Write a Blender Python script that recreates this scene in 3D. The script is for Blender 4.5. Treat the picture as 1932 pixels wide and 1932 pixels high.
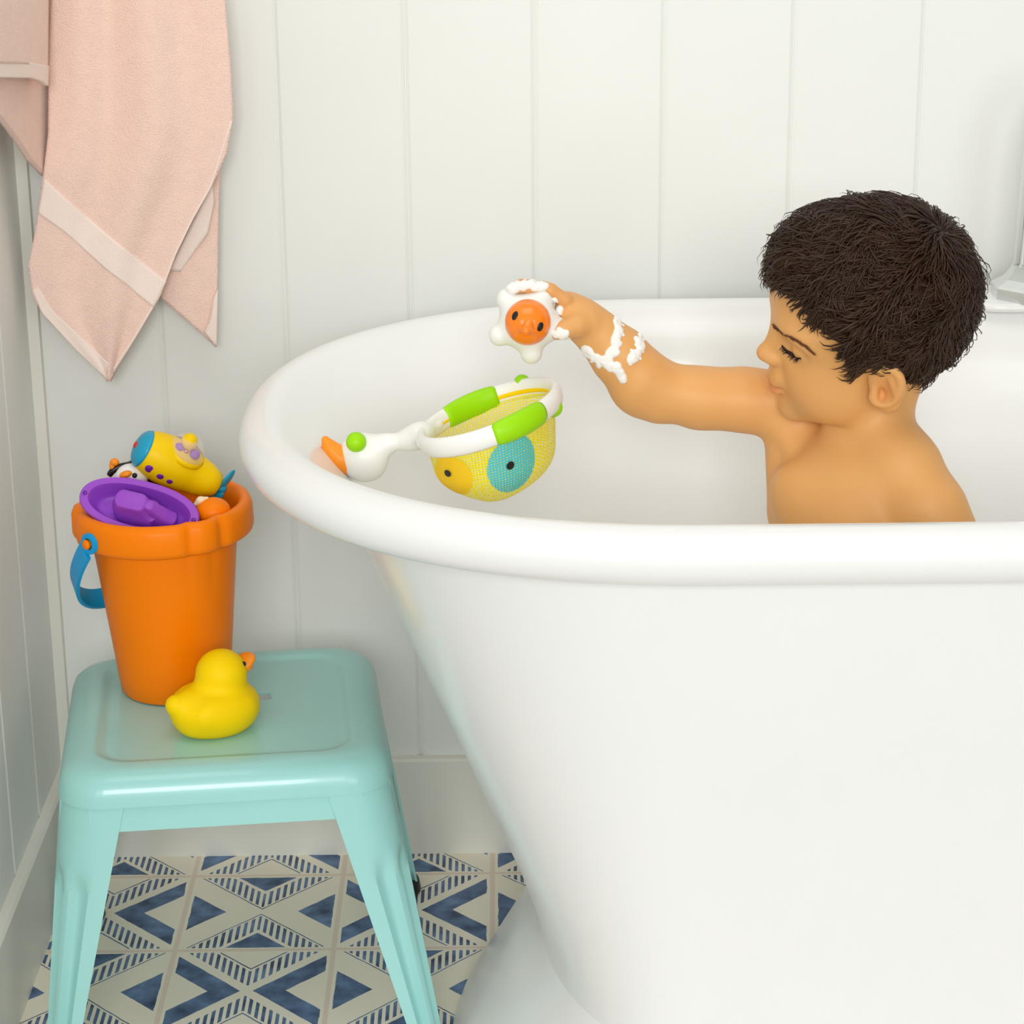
import bpy, bmesh, math, random
import numpy as np
from mathutils import Vector, Matrix
random.seed(4); rng = np.random.default_rng(4)
for o in list(bpy.data.objects): bpy.data.objects.remove(o)
scn = bpy.context.scene; COL = scn.collection
PI = math.pi

# ------------------------------------------------------------------ camera
FPX, PITCH, ROLL, YAW = 4459.0, .32889, -.00881, -.00469
CAM = np.array([.36840, -2.46720, 1.25977])
def _dir(u, v):
    r = (u-966)/FPX; up = (966-v)/FPX
    c, s = math.cos(ROLL), math.sin(ROLL); r, up = c*r-s*up, s*r+c*up
    c, s = math.cos(PITCH), math.sin(PITCH); y = c+s*up; z = -s+c*up
    c, s = math.cos(YAW), math.sin(YAW); return np.array([c*r-s*y, s*r+c*y, z])
def aty(u, v, y): d = _dir(u, v); return CAM+d*(y-CAM[1])/d[1]
def atz(u, v, z): d = _dir(u, v); return CAM+d*(z-CAM[2])/d[2]
f_ = _dir(966, 966); f_ /= np.linalg.norm(f_)
r_ = _dir(967, 966)-_dir(966, 966); r_ /= np.linalg.norm(r_)
u_ = np.cross(r_, f_)
cd = bpy.data.cameras.new('camera'); cam = bpy.data.objects.new('camera', cd); COL.objects.link(cam)
cam.matrix_world = Matrix(((r_[0], u_[0], -f_[0], CAM[0]), (r_[1], u_[1], -f_[1], CAM[1]), (r_[2], u_[2], -f_[2], CAM[2]), (0, 0, 0, 1)))
cd.sensor_width = 36; cd.lens = FPX/1932*36; cd.clip_start = .05
scn.camera = cam

# ------------------------------------------------------------------ light and exposure
w = bpy.data.worlds.new('daylight'); scn.world = w; w.use_nodes = True
w.node_tree.nodes['Background'].inputs[0].default_value = (1.0, .955, .87, 1)
w.node_tree.nodes['Background'].inputs[1].default_value = 0.46
def area(name, loc, target, sx, sy, power, col=(1, .98, .95)):
    l = bpy.data.lights.new(name, 'AREA'); l.shape = 'RECTANGLE'; l.size = sx; l.size_y = sy; l.energy = power; l.color = col
    o = bpy.data.objects.new(name, l); COL.objects.link(o); o.location = loc
    o.rotation_euler = (Vector(target)-Vector(loc)).to_track_quat('-Z', 'Y').to_euler(); return o
area('window_daylight', (.34, -5.2, 2.15), (.3, -.3, .4), 1.5, 1.2, 94, (.99, 1, .99))
area('left_fill', (-1.7, -4.4, 1.75), (.3, -.3, .5), 1.5, 1.5, 30, (.96, 1, 1.02))  # added fill from the left for bucket, tub end and face
area('overhead_fill', (.30, -1.0, 2.45), (.30, -.8, .3), 1.4, 1.0, 9.5, (1, .98, .94))  # added overhead fill that lifts basin, stool top and floor
area('side_fill', (2.7, -5.2, 1.7), (.0, -.3, .4), 1.6, 1.8, 32, (.96, 1, 1.02))  # added fill from front right to brighten the left wall
scn.view_settings.view_transform = 'Standard'; scn.view_settings.look = 'None'
scn.view_settings.exposure = -0.05; scn.view_settings.gamma = 1.0; scn.view_settings.use_curve_mapping = False

# ------------------------------------------------------------------ materials
def lin(c): return tuple(((x/255)/12.92 if x <= 10 else ((x/255+.055)/1.055)**2.4) for x in c)+(1,)
def mat(name, rgb, rough=.5, spec=.5, metal=0, coat=0, sss=0, bump=0, bscale=200, trans=0, alpha=1, sheen=0, var=0, vscale=8, linear=None):
    m = bpy.data.materials.new(name); m.use_nodes = True; nt = m.node_tree; b = nt.nodes['Principled BSDF']
    c = linear+(1,) if linear else lin(rgb)
    b.inputs['Base Color'].default_value = c; b.inputs['Roughness'].default_value = rough
    b.inputs['Specular IOR Level'].default_value = spec; b.inputs['Metallic'].default_value = metal
    b.inputs['Coat Weight'].default_value = coat; b.inputs['Coat Roughness'].default_value = .08
    b.inputs['Transmission Weight'].default_value = trans; b.inputs['Alpha'].default_value = alpha
    if sss:
        b.inputs['Subsurface Weight'].default_value = sss; b.inputs['Subsurface Radius'].default_value = (1, .45, .22); b.inputs['Subsurface Scale'].default_value = .006
    if sheen: b.inputs['Sheen Weight'].default_value = sheen; b.inputs['Sheen Roughness'].default_value = .6
    tc = nt.nodes.new('ShaderNodeTexCoord')
    n = nt.nodes.new('ShaderNodeTexNoise'); n.inputs['Scale'].default_value = vscale; n.inputs['Detail'].default_value = 3
    nt.links.new(tc.outputs['Object'], n.inputs['Vector'])
    mx = nt.nodes.new('ShaderNodeMix'); mx.data_type = 'RGBA'; mx.blend_type = 'MULTIPLY'
    mx.inputs['Factor'].default_value = var if var else .03
    mx.inputs['A'].default_value = c; nt.links.new(n.outputs['Color'], mx.inputs['B'])
    cr = nt.nodes.new('ShaderNodeMapRange'); cr.inputs['From Min'].default_value = .3; cr.inputs['From Max'].default_value = .7; cr.inputs['To Min'].default_value = .6; cr.inputs['To Max'].default_value = 1.
    nt.links.new(n.outputs['Fac'], cr.inputs['Value']); nt.links.new(cr.outputs['Result'], mx.inputs['B'])
    nt.links.new(mx.outputs['Result'], b.inputs['Base Color'])
    if bump:
        n2 = nt.nodes.new('ShaderNodeTexNoise'); n2.inputs['Scale'].default_value = bscale; n2.inputs['Detail'].default_value = 2
        nt.links.new(tc.outputs['Object'], n2.inputs['Vector'])
        bp = nt.nodes.new('ShaderNodeBump'); bp.inputs['Strength'].default_value = bump; bp.inputs['Distance'].default_value = .002
        nt.links.new(n2.outputs['Fac'], bp.inputs['Height']); nt.links.new(bp.outputs['Normal'], b.inputs['Normal'])
    return m
M = {}
M['wall'] = mat('white_painted_boards', (237, 239, 235), .5, .3, bump=.03, bscale=60)
M['base'] = mat('white_painted_trim', (234, 233, 224), .45, .3)
M['tub'] = mat('white_enamel', (243, 244, 243), .28, .5, coat=.2)
M['stool'] = mat('aqua_powder_coat', (160, 217, 213), .30, .5, coat=.3)
M['stool_dark'] = mat('dark_aqua_paint', (60, 160, 155), .4)  # darker aqua than the seat, for the cross brace
M['towel'] = mat('pink_terry', (253, 220, 206), .95, .1, sheen=.2, bump=.7, bscale=700, var=.10, vscale=70)
M['towelband'] = mat('cream_woven_band', (250, 232, 222), .85, .1, bump=.3, bscale=700)
M['orange'] = mat('orange_plastic', (255, 132, 0), .38, .18)
M['blue'] = mat('blue_plastic', (0, 165, 232), .4, .25)
M['purple'] = mat('purple_plastic', (158, 76, 205), .42, .35)
M['purple_dark'] = mat('deep_purple_plastic', (112, 34, 160), .4)
M['yellow'] = mat('yellow_plastic', (255, 212, 0), .4, .2)
M['duck'] = mat('yellow_rubber', (255, 214, 0), .5, .15)
M['teal'] = mat('teal_plastic', (20, 165, 205), .35)
M['red'] = mat('red_plastic', (215, 50, 45), .4)
M['black'] = mat('black_plastic', (18, 16, 18), .35)
M['white'] = mat('white_plastic', (245, 244, 240), .35)
M['cream'] = mat('cream_plastic', (248, 226, 190), .4)
M['green'] = mat('lime_green_rubber', (156, 222, 0), .4, .3)
M['beak'] = mat('orange_rubber', (255, 150, 20), .45)
M['star'] = mat('pearly_white_rubber', (240, 240, 235), .35, sss=.2)
M['toyball'] = mat('orange_rubber_face', (255, 134, 20), .25, coat=.3)
M['chrome'] = mat('polished_chrome', (225, 228, 228), .06, metal=1)
M['clear'] = mat('clear_plastic', (255, 255, 255), .04, alpha=.13)
M['foam'] = mat('soap_foam', (250, 248, 244), .5, .3, bump=.5, bscale=900)
M['water'] = mat('milky_bath_water', (236, 240, 238), .12, .5)
M['hair'] = mat('dark_brown_hair', (58, 36, 22), .45, .35, var=.6, vscale=45)
M['brow'] = mat('brown_eyebrow_hair', (112, 64, 34), .7)
M['lash'] = mat('dark_lashes', (40, 26, 20), .6)
M['eye'] = mat('eyeball_white', (235, 228, 220), .15)

def skin_mat():
    m = mat('warm_tan_skin', (227, 169, 104), .45, .3, sss=.10, bump=.04, bscale=300, var=.08, vscale=18)
    nt = m.node_tree; b = nt.nodes['Principled BSDF']; src = b.inputs['Base Color'].links[0].from_socket
    a = nt.nodes.new('ShaderNodeVertexColor'); a.layer_name = 'tone'
    mx = nt.nodes.new('ShaderNodeMix'); mx.data_type = 'RGBA'; mx.blend_type = 'MULTIPLY'; mx.inputs['Factor'].default_value = 1
    nt.links.new(src, mx.inputs['A']); nt.links.new(a.outputs['Color'], mx.inputs['B']); nt.links.new(mx.outputs['Result'], b.inputs['Base Color'])
    return m
M['skin'] = skin_mat()

# ------------------------------------------------------------------ mesh helpers
def add(o, parent=None):
    COL.objects.link(o)
    if parent is not None: o.parent = parent
    return o
def mesh(name, V, F, m, parent=None, smooth=True, sharp=None):
    me = bpy.data.meshes.new(name); me.from_pydata([tuple(map(float, v)) for v in V], [], [tuple(map(int, f)) for f in F]); me.update()
    bm = bmesh.new(); bm.from_mesh(me); bmesh.ops.recalc_face_normals(bm, faces=bm.faces); bm.to_mesh(me); bm.free()
    me.materials.append(M[m] if isinstance(m, str) else m)
    if smooth:
        me.polygons.foreach_set('use_smooth', [True]*len(me.polygons))
        if sharp: me.set_sharp_from_angle(angle=math.radians(sharp))
    o = bpy.data.objects.new(name, me); return add(o, parent)
def thing(name, label, cat, loc=(0, 0, 0), group=None):
    o = bpy.data.objects.new(name, None); o.empty_display_size = .03; o.location = loc; COL.objects.link(o)
    o['label'] = label; o['category'] = cat
    if group: o['group'] = group
    return o
def tag(o, label, cat, group=None, kind=None):
    o['label'] = label; o['category'] = cat
    if group: o['group'] = group
    if kind: o['kind'] = kind
    return o
def settle(root):
    """children were modelled in world coordinates: keep them there under the moved Empty"""
    bpy.context.view_layer.update()
    inv = root.matrix_world.inverted()
    for c in root.children: c.matrix_parent_inverse = inv
class MB:
    def __init__(s): s.V = []; s.F = []
    def put(s, V, F):
        n = len(s.V); s.V += [tuple(v) for v in V]; s.F += [tuple(i+n for i in f) for f in F]; return s
    def box(s, a, b):
        x0, y0, z0 = a; x1, y1, z1 = b
        return s.put([(x0, y0, z0), (x1, y0, z0), (x1, y1, z0), (x0, y1, z0), (x0, y0, z1), (x1, y0, z1), (x1, y1, z1), (x0, y1, z1)],
                     [(0, 3, 2, 1), (4, 5, 6, 7), (0, 1, 5, 4), (1, 2, 6, 5), (2, 3, 7, 6), (3, 0, 4, 7)])
    def loft(s, rings, closed=True, c0=False, c1=False):
        n = len(rings[0]); V = [p for r in rings for p in r]; F = []
        for i in range(len(rings)-1):
            for j in range(n if closed else n-1):
                k = (j+1) % n; F.append((i*n+j, i*n+k, (i+1)*n+k, (i+1)*n+j))
        if c0: F.append(tuple(range(n))[::-1])
        if c1: F.append(tuple((len(rings)-1)*n+j for j in range(n)))
        return s.put(V, F)
    def tube(s, pts, rad, sides=12, caps=True, ell=None, up=None):
        P = [np.array(p, float) for p in pts]; rad = rad if hasattr(rad, '__len__') else [rad]*len(P)
        R = []; prev = None
        for i, p in enumerate(P):
            t = P[min(i+1, len(P)-1)]-P[max(i-1, 0)]; t = t/np.linalg.norm(t)
            if prev is None:
                a = np.array(up if up is not None else ((0, 0, 1) if abs(t[2]) < .9 else (1, 0, 0)), float)
            else: a = prev
            a = a-t*(a@t); a /= np.linalg.norm(a); prev = a; b = np.cross(t, a)
            e = ell if ell else (1, 1)
            R.append([p+rad[i]*(e[0]*a*math.cos(q)+e[1]*b*math.sin(q)) for q in np.linspace(0, 2*PI, sides, endpoint=False)])
        return s.loft(R, True, caps, caps)
    def build(s, name, m, parent=None, smooth=True, sharp=None): return mesh(name, s.V, s.F, m, parent, smooth, sharp)
def smoothpath(pts, n=6):
    P = [np.array(p, float) for p in pts]; out = []
    for i in range(len(P)-1):
        a, b = P[i], P[i+1]; m0 = (b-P[i-1])/2 if i else b-a; m1 = (P[i+2]-a)/2 if i+2 < len(P) else b-a
        for k in range(n):
            t = k/n; out.append((2*t**3-3*t*t+1)*a+(t**3-2*t*t+t)*m0+(-2*t**3+3*t*t)*b+(t**3-t*t)*m1)
    return out+[P[-1]]
def lathe(prof, origin, axis=(0, 0, 1), ref=None, seg=40, mod=None):
    ax = np.array(axis, float); ax /= np.linalg.norm(ax)
    a = np.array(ref if ref is not None else ((1, 0, 0) if abs(ax[0]) < .9 else (0, 1, 0)), float); a -= ax*(a@ax); a /= np.linalg.norm(a); b = np.cross(ax, a)
    R = []
    for r, h in prof:
        R.append([np.array(origin)+ax*h+(max(r, 1e-5)*(mod(t, h) if mod else 1))*(a*math.cos(t)+b*math.sin(t)) for t in np.linspace(0, 2*PI, seg, endpoint=False)])
    return R
def sphere_mb(mb, c, r, R=None, n=16, m=24, lo=0, hi=PI):
    c = np.array(c, float); r = np.array(r if hasattr(r, '__len__') else (r, r, r), float); R = np.eye(3) if R is None else np.array(R)
    rings = []
    for i in range(n+1):
        p = lo+(hi-lo)*i/n
        rings.append([c+R@(r*np.array([math.sin(p)*math.cos(t), math.sin(p)*math.sin(t), math.cos(p)])) for t in np.linspace(0, 2*PI, m, endpoint=False)])
    return mb.loft(rings)
def frame(x, up):
    """3x3 matrix with columns x, y, z: x along the first vector, z near the second"""
    x = np.array(x, float); x /= np.linalg.norm(x); z = np.array(up, float); z -= x*(x@z); z /= np.linalg.norm(z)
    return np.array([x, np.cross(z, x), z]).T

# signed distance grids for organic shapes (smooth unions, meshed by surface nets)
class SDF:
    def __init__(s, lo, hi, h):
        s.lo = np.array(lo, float); s.h = h; s.n = np.ceil((np.array(hi)-s.lo)/h).astype(int)+1
        s.F = np.full(s.n, .05, np.float32)
    def _sub(s, c, r):
        a = np.clip(np.floor((c-r-s.lo)/s.h).astype(int), 0, s.n); b = np.clip(np.ceil((c+r-s.lo)/s.h).astype(int)+1, 0, s.n)
        if (b <= a).any(): return None, None
        ax = [(s.lo[i]+s.h*np.arange(a[i], b[i])).astype(np.float32) for i in range(3)]
        return tuple(slice(a[i], b[i]) for i in range(3)), np.meshgrid(*ax, indexing='ij', sparse=True)
    def _mix(s, sl, d, k, cut):
        A = s.F[sl]
        if cut: d = -d; h = np.maximum(k-np.abs(A-d), 0)/k; s.F[sl] = np.maximum(A, d)+h*h*k*.25
        else: h = np.maximum(k-np.abs(A-d), 0)/k; s.F[sl] = np.minimum(A, d)-h*h*k*.25
    def ell(s, c, r, R=None, k=.01, cut=False):
        c = np.array(c, float); r = np.array(r if hasattr(r, '__len__') else (r, r, r), float); R = np.eye(3) if R is None else np.array(R)
        sl, P = s._sub(c, r.max()+k+4*s.h)
        if sl is None: return s
        X, Y, Z = P[0]-c[0], P[1]-c[1], P[2]-c[2]
        q = [R[0, i]*X+R[1, i]*Y+R[2, i]*Z for i in range(3)]
        k0 = np.sqrt(sum((q[i]/r[i])**2 for i in range(3))); k1 = np.sqrt(sum((q[i]/r[i]**2)**2 for i in range(3)))+1e-9
        s._mix(sl, (k0*(k0-1)/k1).astype(np.float32), k, cut); return s
    def cone(s, a, b, ra, rb, k=.01, cut=False):
        a = np.array(a, float); b = np.array(b, float); L = np.linalg.norm(b-a)
        sl, P = s._sub((a+b)/2, L/2+max(ra, rb)+k+4*s.h)
        if sl is None: return s
        d = (b-a)/(L*L); X, Y, Z = P[0]-a[0], P[1]-a[1], P[2]-a[2]
        t = np.clip(X*d[0]+Y*d[1]+Z*d[2], 0, 1); e = b-a
        D = np.sqrt((X-t*e[0])**2+(Y-t*e[1])**2+(Z-t*e[2])**2)-(ra+(rb-ra)*t)
        s._mix(sl, D.astype(np.float32), k, cut); return s
    def chain(s, pts, rad, k=.01):
        for i in range(len(pts)-1): s.cone(pts[i], pts[i+1], rad[i], rad[i+1], k)
        return s
    def mesh(s):
        F = s.F; S = F < 0
        n = np.zeros(tuple(x-1 for x in F.shape), np.uint8)
        for i in (0, 1):
            for j in (0, 1):
                for k in (0, 1): n += S[i:F.shape[0]-1+i, j:F.shape[1]-1+j, k:F.shape[2]-1+k]
        act = (n > 0) & (n < 8); I = np.argwhere(act); idx = np.full(act.shape, -1, np.int32); idx[tuple(I.T)] = np.arange(len(I))
        cs = [(i, j, k) for i in (0, 1) for j in (0, 1) for k in (0, 1)]
        val = {c: F[I[:, 0]+c[0], I[:, 1]+c[1], I[:, 2]+c[2]].astype(float) for c in cs}
        acc = np.zeros((len(I), 3)); cnt = np.zeros(len(I))
        for a in cs:
            for ax in range(3):
                if a[ax]: continue
                b = list(a); b[ax] = 1; b = tuple(b); m = (val[a] < 0) != (val[b] < 0)
                t = np.where(m, val[a]/np.where(m, val[a]-val[b], 1), 0)
                p = np.tile(np.array(a, float), (len(I), 1)); p[:, ax] += t
                acc += p*m[:, None]; cnt += m
        V = s.lo+s.h*(I+acc/cnt[:, None]); Q = []
        for ax in range(3):
            b, c = (ax+1) % 3, (ax+2) % 3
            A = np.take(S, range(F.shape[ax]-1), ax); B = np.take(S, range(1, F.shape[ax]), ax)
            E = np.argwhere(A != B); E = E[(E[:, b] > 0) & (E[:, c] > 0) & (E[:, b] < F.shape[b]-1) & (E[:, c] < F.shape[c]-1)]
            flip = A[tuple(E.T)]
            def g(db, dc):
                e = E.copy(); e[:, b] += db; e[:, c] += dc; return idx[tuple(e.T)]
            q = np.stack([g(-1, -1), g(0, -1), g(0, 0), g(-1, 0)], 1); q[~flip] = q[~flip][:, ::-1]; Q.append(q)
        return V, np.concatenate(Q)
    def build(s, name, m, parent=None, it=1):
        V, Q = s.mesh()
        V = relax(V, Q, it)
        me = bpy.data.meshes.new(name); me.vertices.add(len(V)); me.vertices.foreach_set('co', V.astype(np.float32).ravel())
        me.loops.add(Q.size); me.loops.foreach_set('vertex_index', Q.astype(np.int32).ravel())
        me.polygons.add(len(Q)); me.polygons.foreach_set('loop_start', np.arange(0, Q.size, 4, dtype=np.int32))
        me.polygons.foreach_set('use_smooth', [True]*len(Q)); me.update(calc_edges=True); me.validate()
        me.materials.append(M[m]); return add(bpy.data.objects.new(name, me), parent)
def relax(V, Q, it):
    for _ in range(it):
        acc = np.zeros_like(V); cnt = np.zeros(len(V))
        for a in range(4):
            i, j = Q[:, a], Q[:, (a+1) % 4]
            np.add.at(acc, i, V[j]); np.add.at(acc, j, V[i]); np.add.at(cnt, i, 1); np.add.at(cnt, j, 1)
        V = .5*V+.5*acc/np.maximum(cnt, 1)[:, None]
    return V

#@@ROOM
# ------------------------------------------------------------------ the room
def struct(o, label=None):
    o['kind'] = 'structure'
    if label: o['label'] = label
    return o
GS = .13487; G0 = .13786; TH = .013          # board pitch of the back wall, baseboard thickness
XL = -.138                                    # face of the left wall boards
def board_profile(a0, a1, grooves):
    """(along, depth) polyline of tongue-and-groove boards"""
    P = [(a0, 0)]
    for g in sorted(grooves):
        if a0+.01 < g < a1-.01: P += [(g-.0042, 0), (g-.0009, .0018), (g-.0007, .0030), (g+.0007, .0030), (g+.0009, .0018), (g+.0042, 0)]
    return P+[(a1, 0)]
def board_wall(name, P, fn, back, z0, z1):
    R0 = [fn(a, d, z0) for a, d in P]+[fn(P[-1][0], back, z0), fn(P[0][0], back, z0)]
    R1 = [fn(a, d, z1) for a, d in P]+[fn(P[-1][0], back, z1), fn(P[0][0], back, z1)]
    return struct(MB().loft([R0, R1], True, True, True).build(name, 'wall', smooth=False))
board_wall('wall_back', board_profile(XL, 2.2, [G0+GS*i for i in range(-2, 16)]), lambda a, d, z: (a, TH+d, z), .08, 0, 1.9)
board_wall('wall_left', board_profile(-TH, .85, [.137+.137*i for i in range(0, 9)]), lambda a, d, z: (XL-d, -a, z), .08, 0, 1.9)
mb = MB(); BH = .1195
def prof_strip(mb, pts0, pts1): return mb.loft([pts0, pts1], True, True, True)
pr = [(TH, 0), (0, 0), (0, BH-.003), (.003, BH), (TH, BH)]
struct(prof_strip(MB(), [(XL+TH, y, z) for y, z in pr], [(2.2, y, z) for y, z in pr]).build('baseboard_back', 'base', smooth=False))
struct(prof_strip(MB(), [(XL+TH-y, TH, z) for y, z in pr], [(XL+TH-y, -.85, z) for y, z in pr]).build('baseboard_left', 'base', smooth=False))
struct(MB().box((XL, 0.001, BH), (XL+.012, TH, 1.9)).build('trim_1', 'base', smooth=False))

def tile_mat():
    m = bpy.data.materials.new('patterned_cement_tile'); m.use_nodes = True; nt = m.node_tree; b = nt.nodes['Principled BSDF']
    tc = nt.nodes.new('ShaderNodeTexCoord'); sp = nt.nodes.new('ShaderNodeSeparateXYZ')
    # hand-stamped wobble
    nz = nt.nodes.new('ShaderNodeTexNoise'); nz.inputs['Scale'].default_value = 55; nt.links.new(tc.outputs['Object'], nz.inputs['Vector'])
    nt.links.new(tc.outputs['Object'], sp.inputs[0])
    def op(o, a, b_=None, c=None):
        n = nt.nodes.new('ShaderNodeMath'); n.operation = o
        for i, v in enumerate((a, b_, c)):
            if v is None: continue
            if isinstance(v, (int, float)): n.inputs[i].default_value = v
            else: nt.links.new(v, n.inputs[i])
        return n.outputs[0]
    T = .17; X0 = .0138; Y0 = -.04997
    wob = op('MULTIPLY', op('SUBTRACT', nz.outputs['Fac'], .5), .018)
    U = op('DIVIDE', op('SUBTRACT', sp.outputs[0], X0), T); W = op('DIVIDE', op('SUBTRACT', Y0, sp.outputs[1]), T)
    iu = op('FLOOR', U); iw = op('FLOOR', W)
    x = op('SUBTRACT', op('SUBTRACT', U, iu), .5); y = op('SUBTRACT', op('SUBTRACT', W, iw), .5)
    par = op('FLOORED_MODULO', op('ADD', iu, iw), 2)      # 0 = type A, 1 = type B
    notB = op('SUBTRACT', 1, par)
    ax, ay = op('ABSOLUTE', x), op('ABSOLUTE', y)
    m_ = op('SUBTRACT', ay, ax); tb = op('GREATER_THAN', m_, 0); lr = op('SUBTRACT', 1, tb)
    s = op('ADD', op('SUBTRACT', .5, op('ABSOLUTE', m_)), wob)
    edge = op('MULTIPLY', op('LESS_THAN', op('ADD', ax, wob), .463), op('LESS_THAN', op('ADD', ay, wob), .470))   # clear of the joint
    lt = lambda v: op('LESS_THAN', s, v)
    def band(a, c): return op('MULTIPLY', op('GREATER_THAN', s, a), op('LESS_THAN', s, c))
    AND = lambda *q: q[0] if len(q) == 1 else op('MULTIPLY', q[0], AND(*q[1:]))
    OR = lambda *q: q[0] if len(q) == 1 else op('MAXIMUM', q[0], OR(*q[1:]))
    bars = op('LESS_THAN', op('FRACT', op('ADD', op('DIVIDE', ax, .0435), .30)), .5)
    ink_tb = OR(AND(notB, OR(lt(.222), band(.458, .470))), AND(par, band(.232, .246)), AND(bars, OR(AND(notB, band(.262, .440)), AND(par, band(.268, .442)))))
    ink_lr = OR(AND(notB, lt(.268)), AND(par, band(.262, .462)))
    ink = AND(edge, OR(AND(tb, ink_tb), AND(lr, ink_lr)))
    grout = op('MAXIMUM', op('GREATER_THAN', ax, .484), op('GREATER_THAN', ay, .484))
    n2 = nt.nodes.new('ShaderNodeTexNoise'); n2.inputs['Scale'].default_value = 38; n2.inputs['Detail'].default_value = 6; nt.links.new(tc.outputs['Object'], n2.inputs['Vector'])
    r2 = nt.nodes.new('ShaderNodeValToRGB'); r2.color_ramp.elements[0].position = .32; r2.color_ramp.elements[0].color = lin((48, 68, 102))
    r2.color_ramp.elements[1].position = .68; r2.color_ramp.elements[1].color = lin((112, 144, 186)); nt.links.new(n2.outputs['Fac'], r2.inputs[0])
    def mix(f, a, c):
        n = nt.nodes.new('ShaderNodeMix'); n.data_type = 'RGBA'; nt.links.new(f, n.inputs['Factor'])
        for k, v in (('A', a), ('B', c)):
            if isinstance(v, tuple): n.inputs[k].default_value = v
            else: nt.links.new(v, n.inputs[k])
        return n.outputs['Result']
    c = mix(ink, lin((250, 243, 224)), r2.outputs[0]); c = mix(grout, c, lin((240, 222, 205)))
    nt.links.new(c, b.inputs['Base Color']); b.inputs['Roughness'].default_value = .5
    return m
M['tile'] = tile_mat()
struct(MB().box((-.22, -1.6, -.03), (2.2, .09, 0)).build('floor', 'tile', smooth=False))

# ------------------------------------------------------------------ bathtub
TX, TY, ZR, TR = .533, -.444, .655, .0235     # straight side starts, centre line, rim centre height, rim roll radius
TMID = .92
def oval(ae, b, z, n=2.22, m=60, xs=TX):
    t = np.linspace(PI/2, 3*PI/2, m); c, s = np.cos(t), np.sin(t)
    X = xs+ae*np.sign(c)*np.abs(c)**(2/n); Y = TY+b*np.sign(s)*np.abs(s)**(2/n)
    L = list(zip(X, Y)); xr = np.linspace(xs, 2*TMID-xs, 9)[1:-1]
    R = [(2*TMID-x, y) for x, y in L[::-1]]
    P = L+[(x, L[-1][1]) for x in xr]+R+[(x, L[0][1]) for x in xr[::-1]]
    return [np.array((x, y, z)) for x, y in P]
AE, BB = .371, .3565
tub = thing('bathtub', 'large white freestanding bathtub with rolled rim and flared plinth', 'bathtub', (TMID, TY, 0))
# outer shell from under the rim to the waist, then the inside
sh = []
for ae, b, z in ((.338, .346, .656), (.322, .340, .640), (.304, .332, .60), (.285, .323, .555), (.261, .313, .50), (.236, .302, .44), (.210, .291, .38), (.185, .281, .32), (.159, .272, .26), (.138, .264, .20), (.133, .262, .170)):
    sh.append(oval(ae, b, z))
MB().loft(sh).build('outer_shell', 'tub', tub)
ring = oval(AE, BB, ZR); N = len(ring); RNM = []
for i, p in enumerate(ring):
    t = ring[(i+1) % N]-ring[i-1]; t /= np.linalg.norm(t); nrm = np.array((t[1], -t[0], 0))
    RNM.append(-nrm if np.dot(nrm, p-np.array((TMID, TY, ZR))) < 0 else nrm)
inn = [[p+n*TR*1.02*math.cos(q)+np.array((0, 0, TR*.98*math.sin(q))) for p, n in zip(ring, RNM)] for q in np.radians((88, 96, 104, 112, 121, 130))]
inn += [[p-n*d+np.array((0, 0, z-ZR)) for p, n in zip(ring, RNM)] for d, z in ((.0238, ZR+.0100),)]
for ae, b, z in ((AE-.035, BB-.0335, ZR+.0005), (AE-.050, BB-.0425, ZR-.014), (AE-.070, BB-.051, ZR-.038), (AE-.098, BB-.061, ZR-.085), (.240, .284, .50), (.206, .260, .40), (.18, .232, .31), (.14, .200, .265), (.10, .16, .245), (.05, .08, .24)):
    inn.append(oval(ae, b, z))
MB().loft(inn, True, False, True).build('basin', 'tub', tub)
rim = [[p+n*TR*1.02*math.cos(q)+np.array((0, 0, TR*.98*math.sin(q))) for q in np.radians(np.linspace(-125, 89, 30))] for p, n in zip(ring, RNM)]
MB().loft(rim+[rim[0]], False).build('rolled_rim', 'tub', tub)
pl = []
for ae, b, z in ((.133, .262, .172), (.137, .266, .155), (.152, .276, .13), (.176, .293, .09), (.199, .312, .05), (.216, .327, .02), (.221, .331, .006), (.221, .331, 0)):
    pl.append(oval(ae, b, z))
MB().loft(pl, True, False, True).build('plinth', 'tub', tub)
# deck that widens the far rim under the tap
dk = MB(); dp = []
for z, g in ((ZR+.0150, .006), (ZR+.0175, .001), (ZR+.0225, .001), (ZR+.0245, .005)):
    dp.append([np.array((TMID+(.050-g)*math.copysign(abs(math.cos(t))**.7, math.cos(t))-.024, -.086+(.046-g)*math.copysign(abs(math.sin(t))**.6, math.sin(t)), z)) for t in np.linspace(0, 2*PI, 48, endpoint=False)])
dk.loft(dp, True, True, True).build('tap_deck', 'tub', tub)
settle(tub)
wtr = MB().put([*[p for p in oval(.212, .2655, .425)]], [tuple(range(N))]).build('bath_water', 'water', smooth=False)
tag(wtr, 'milky bath water inside the white bathtub', 'water', kind='stuff')

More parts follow.
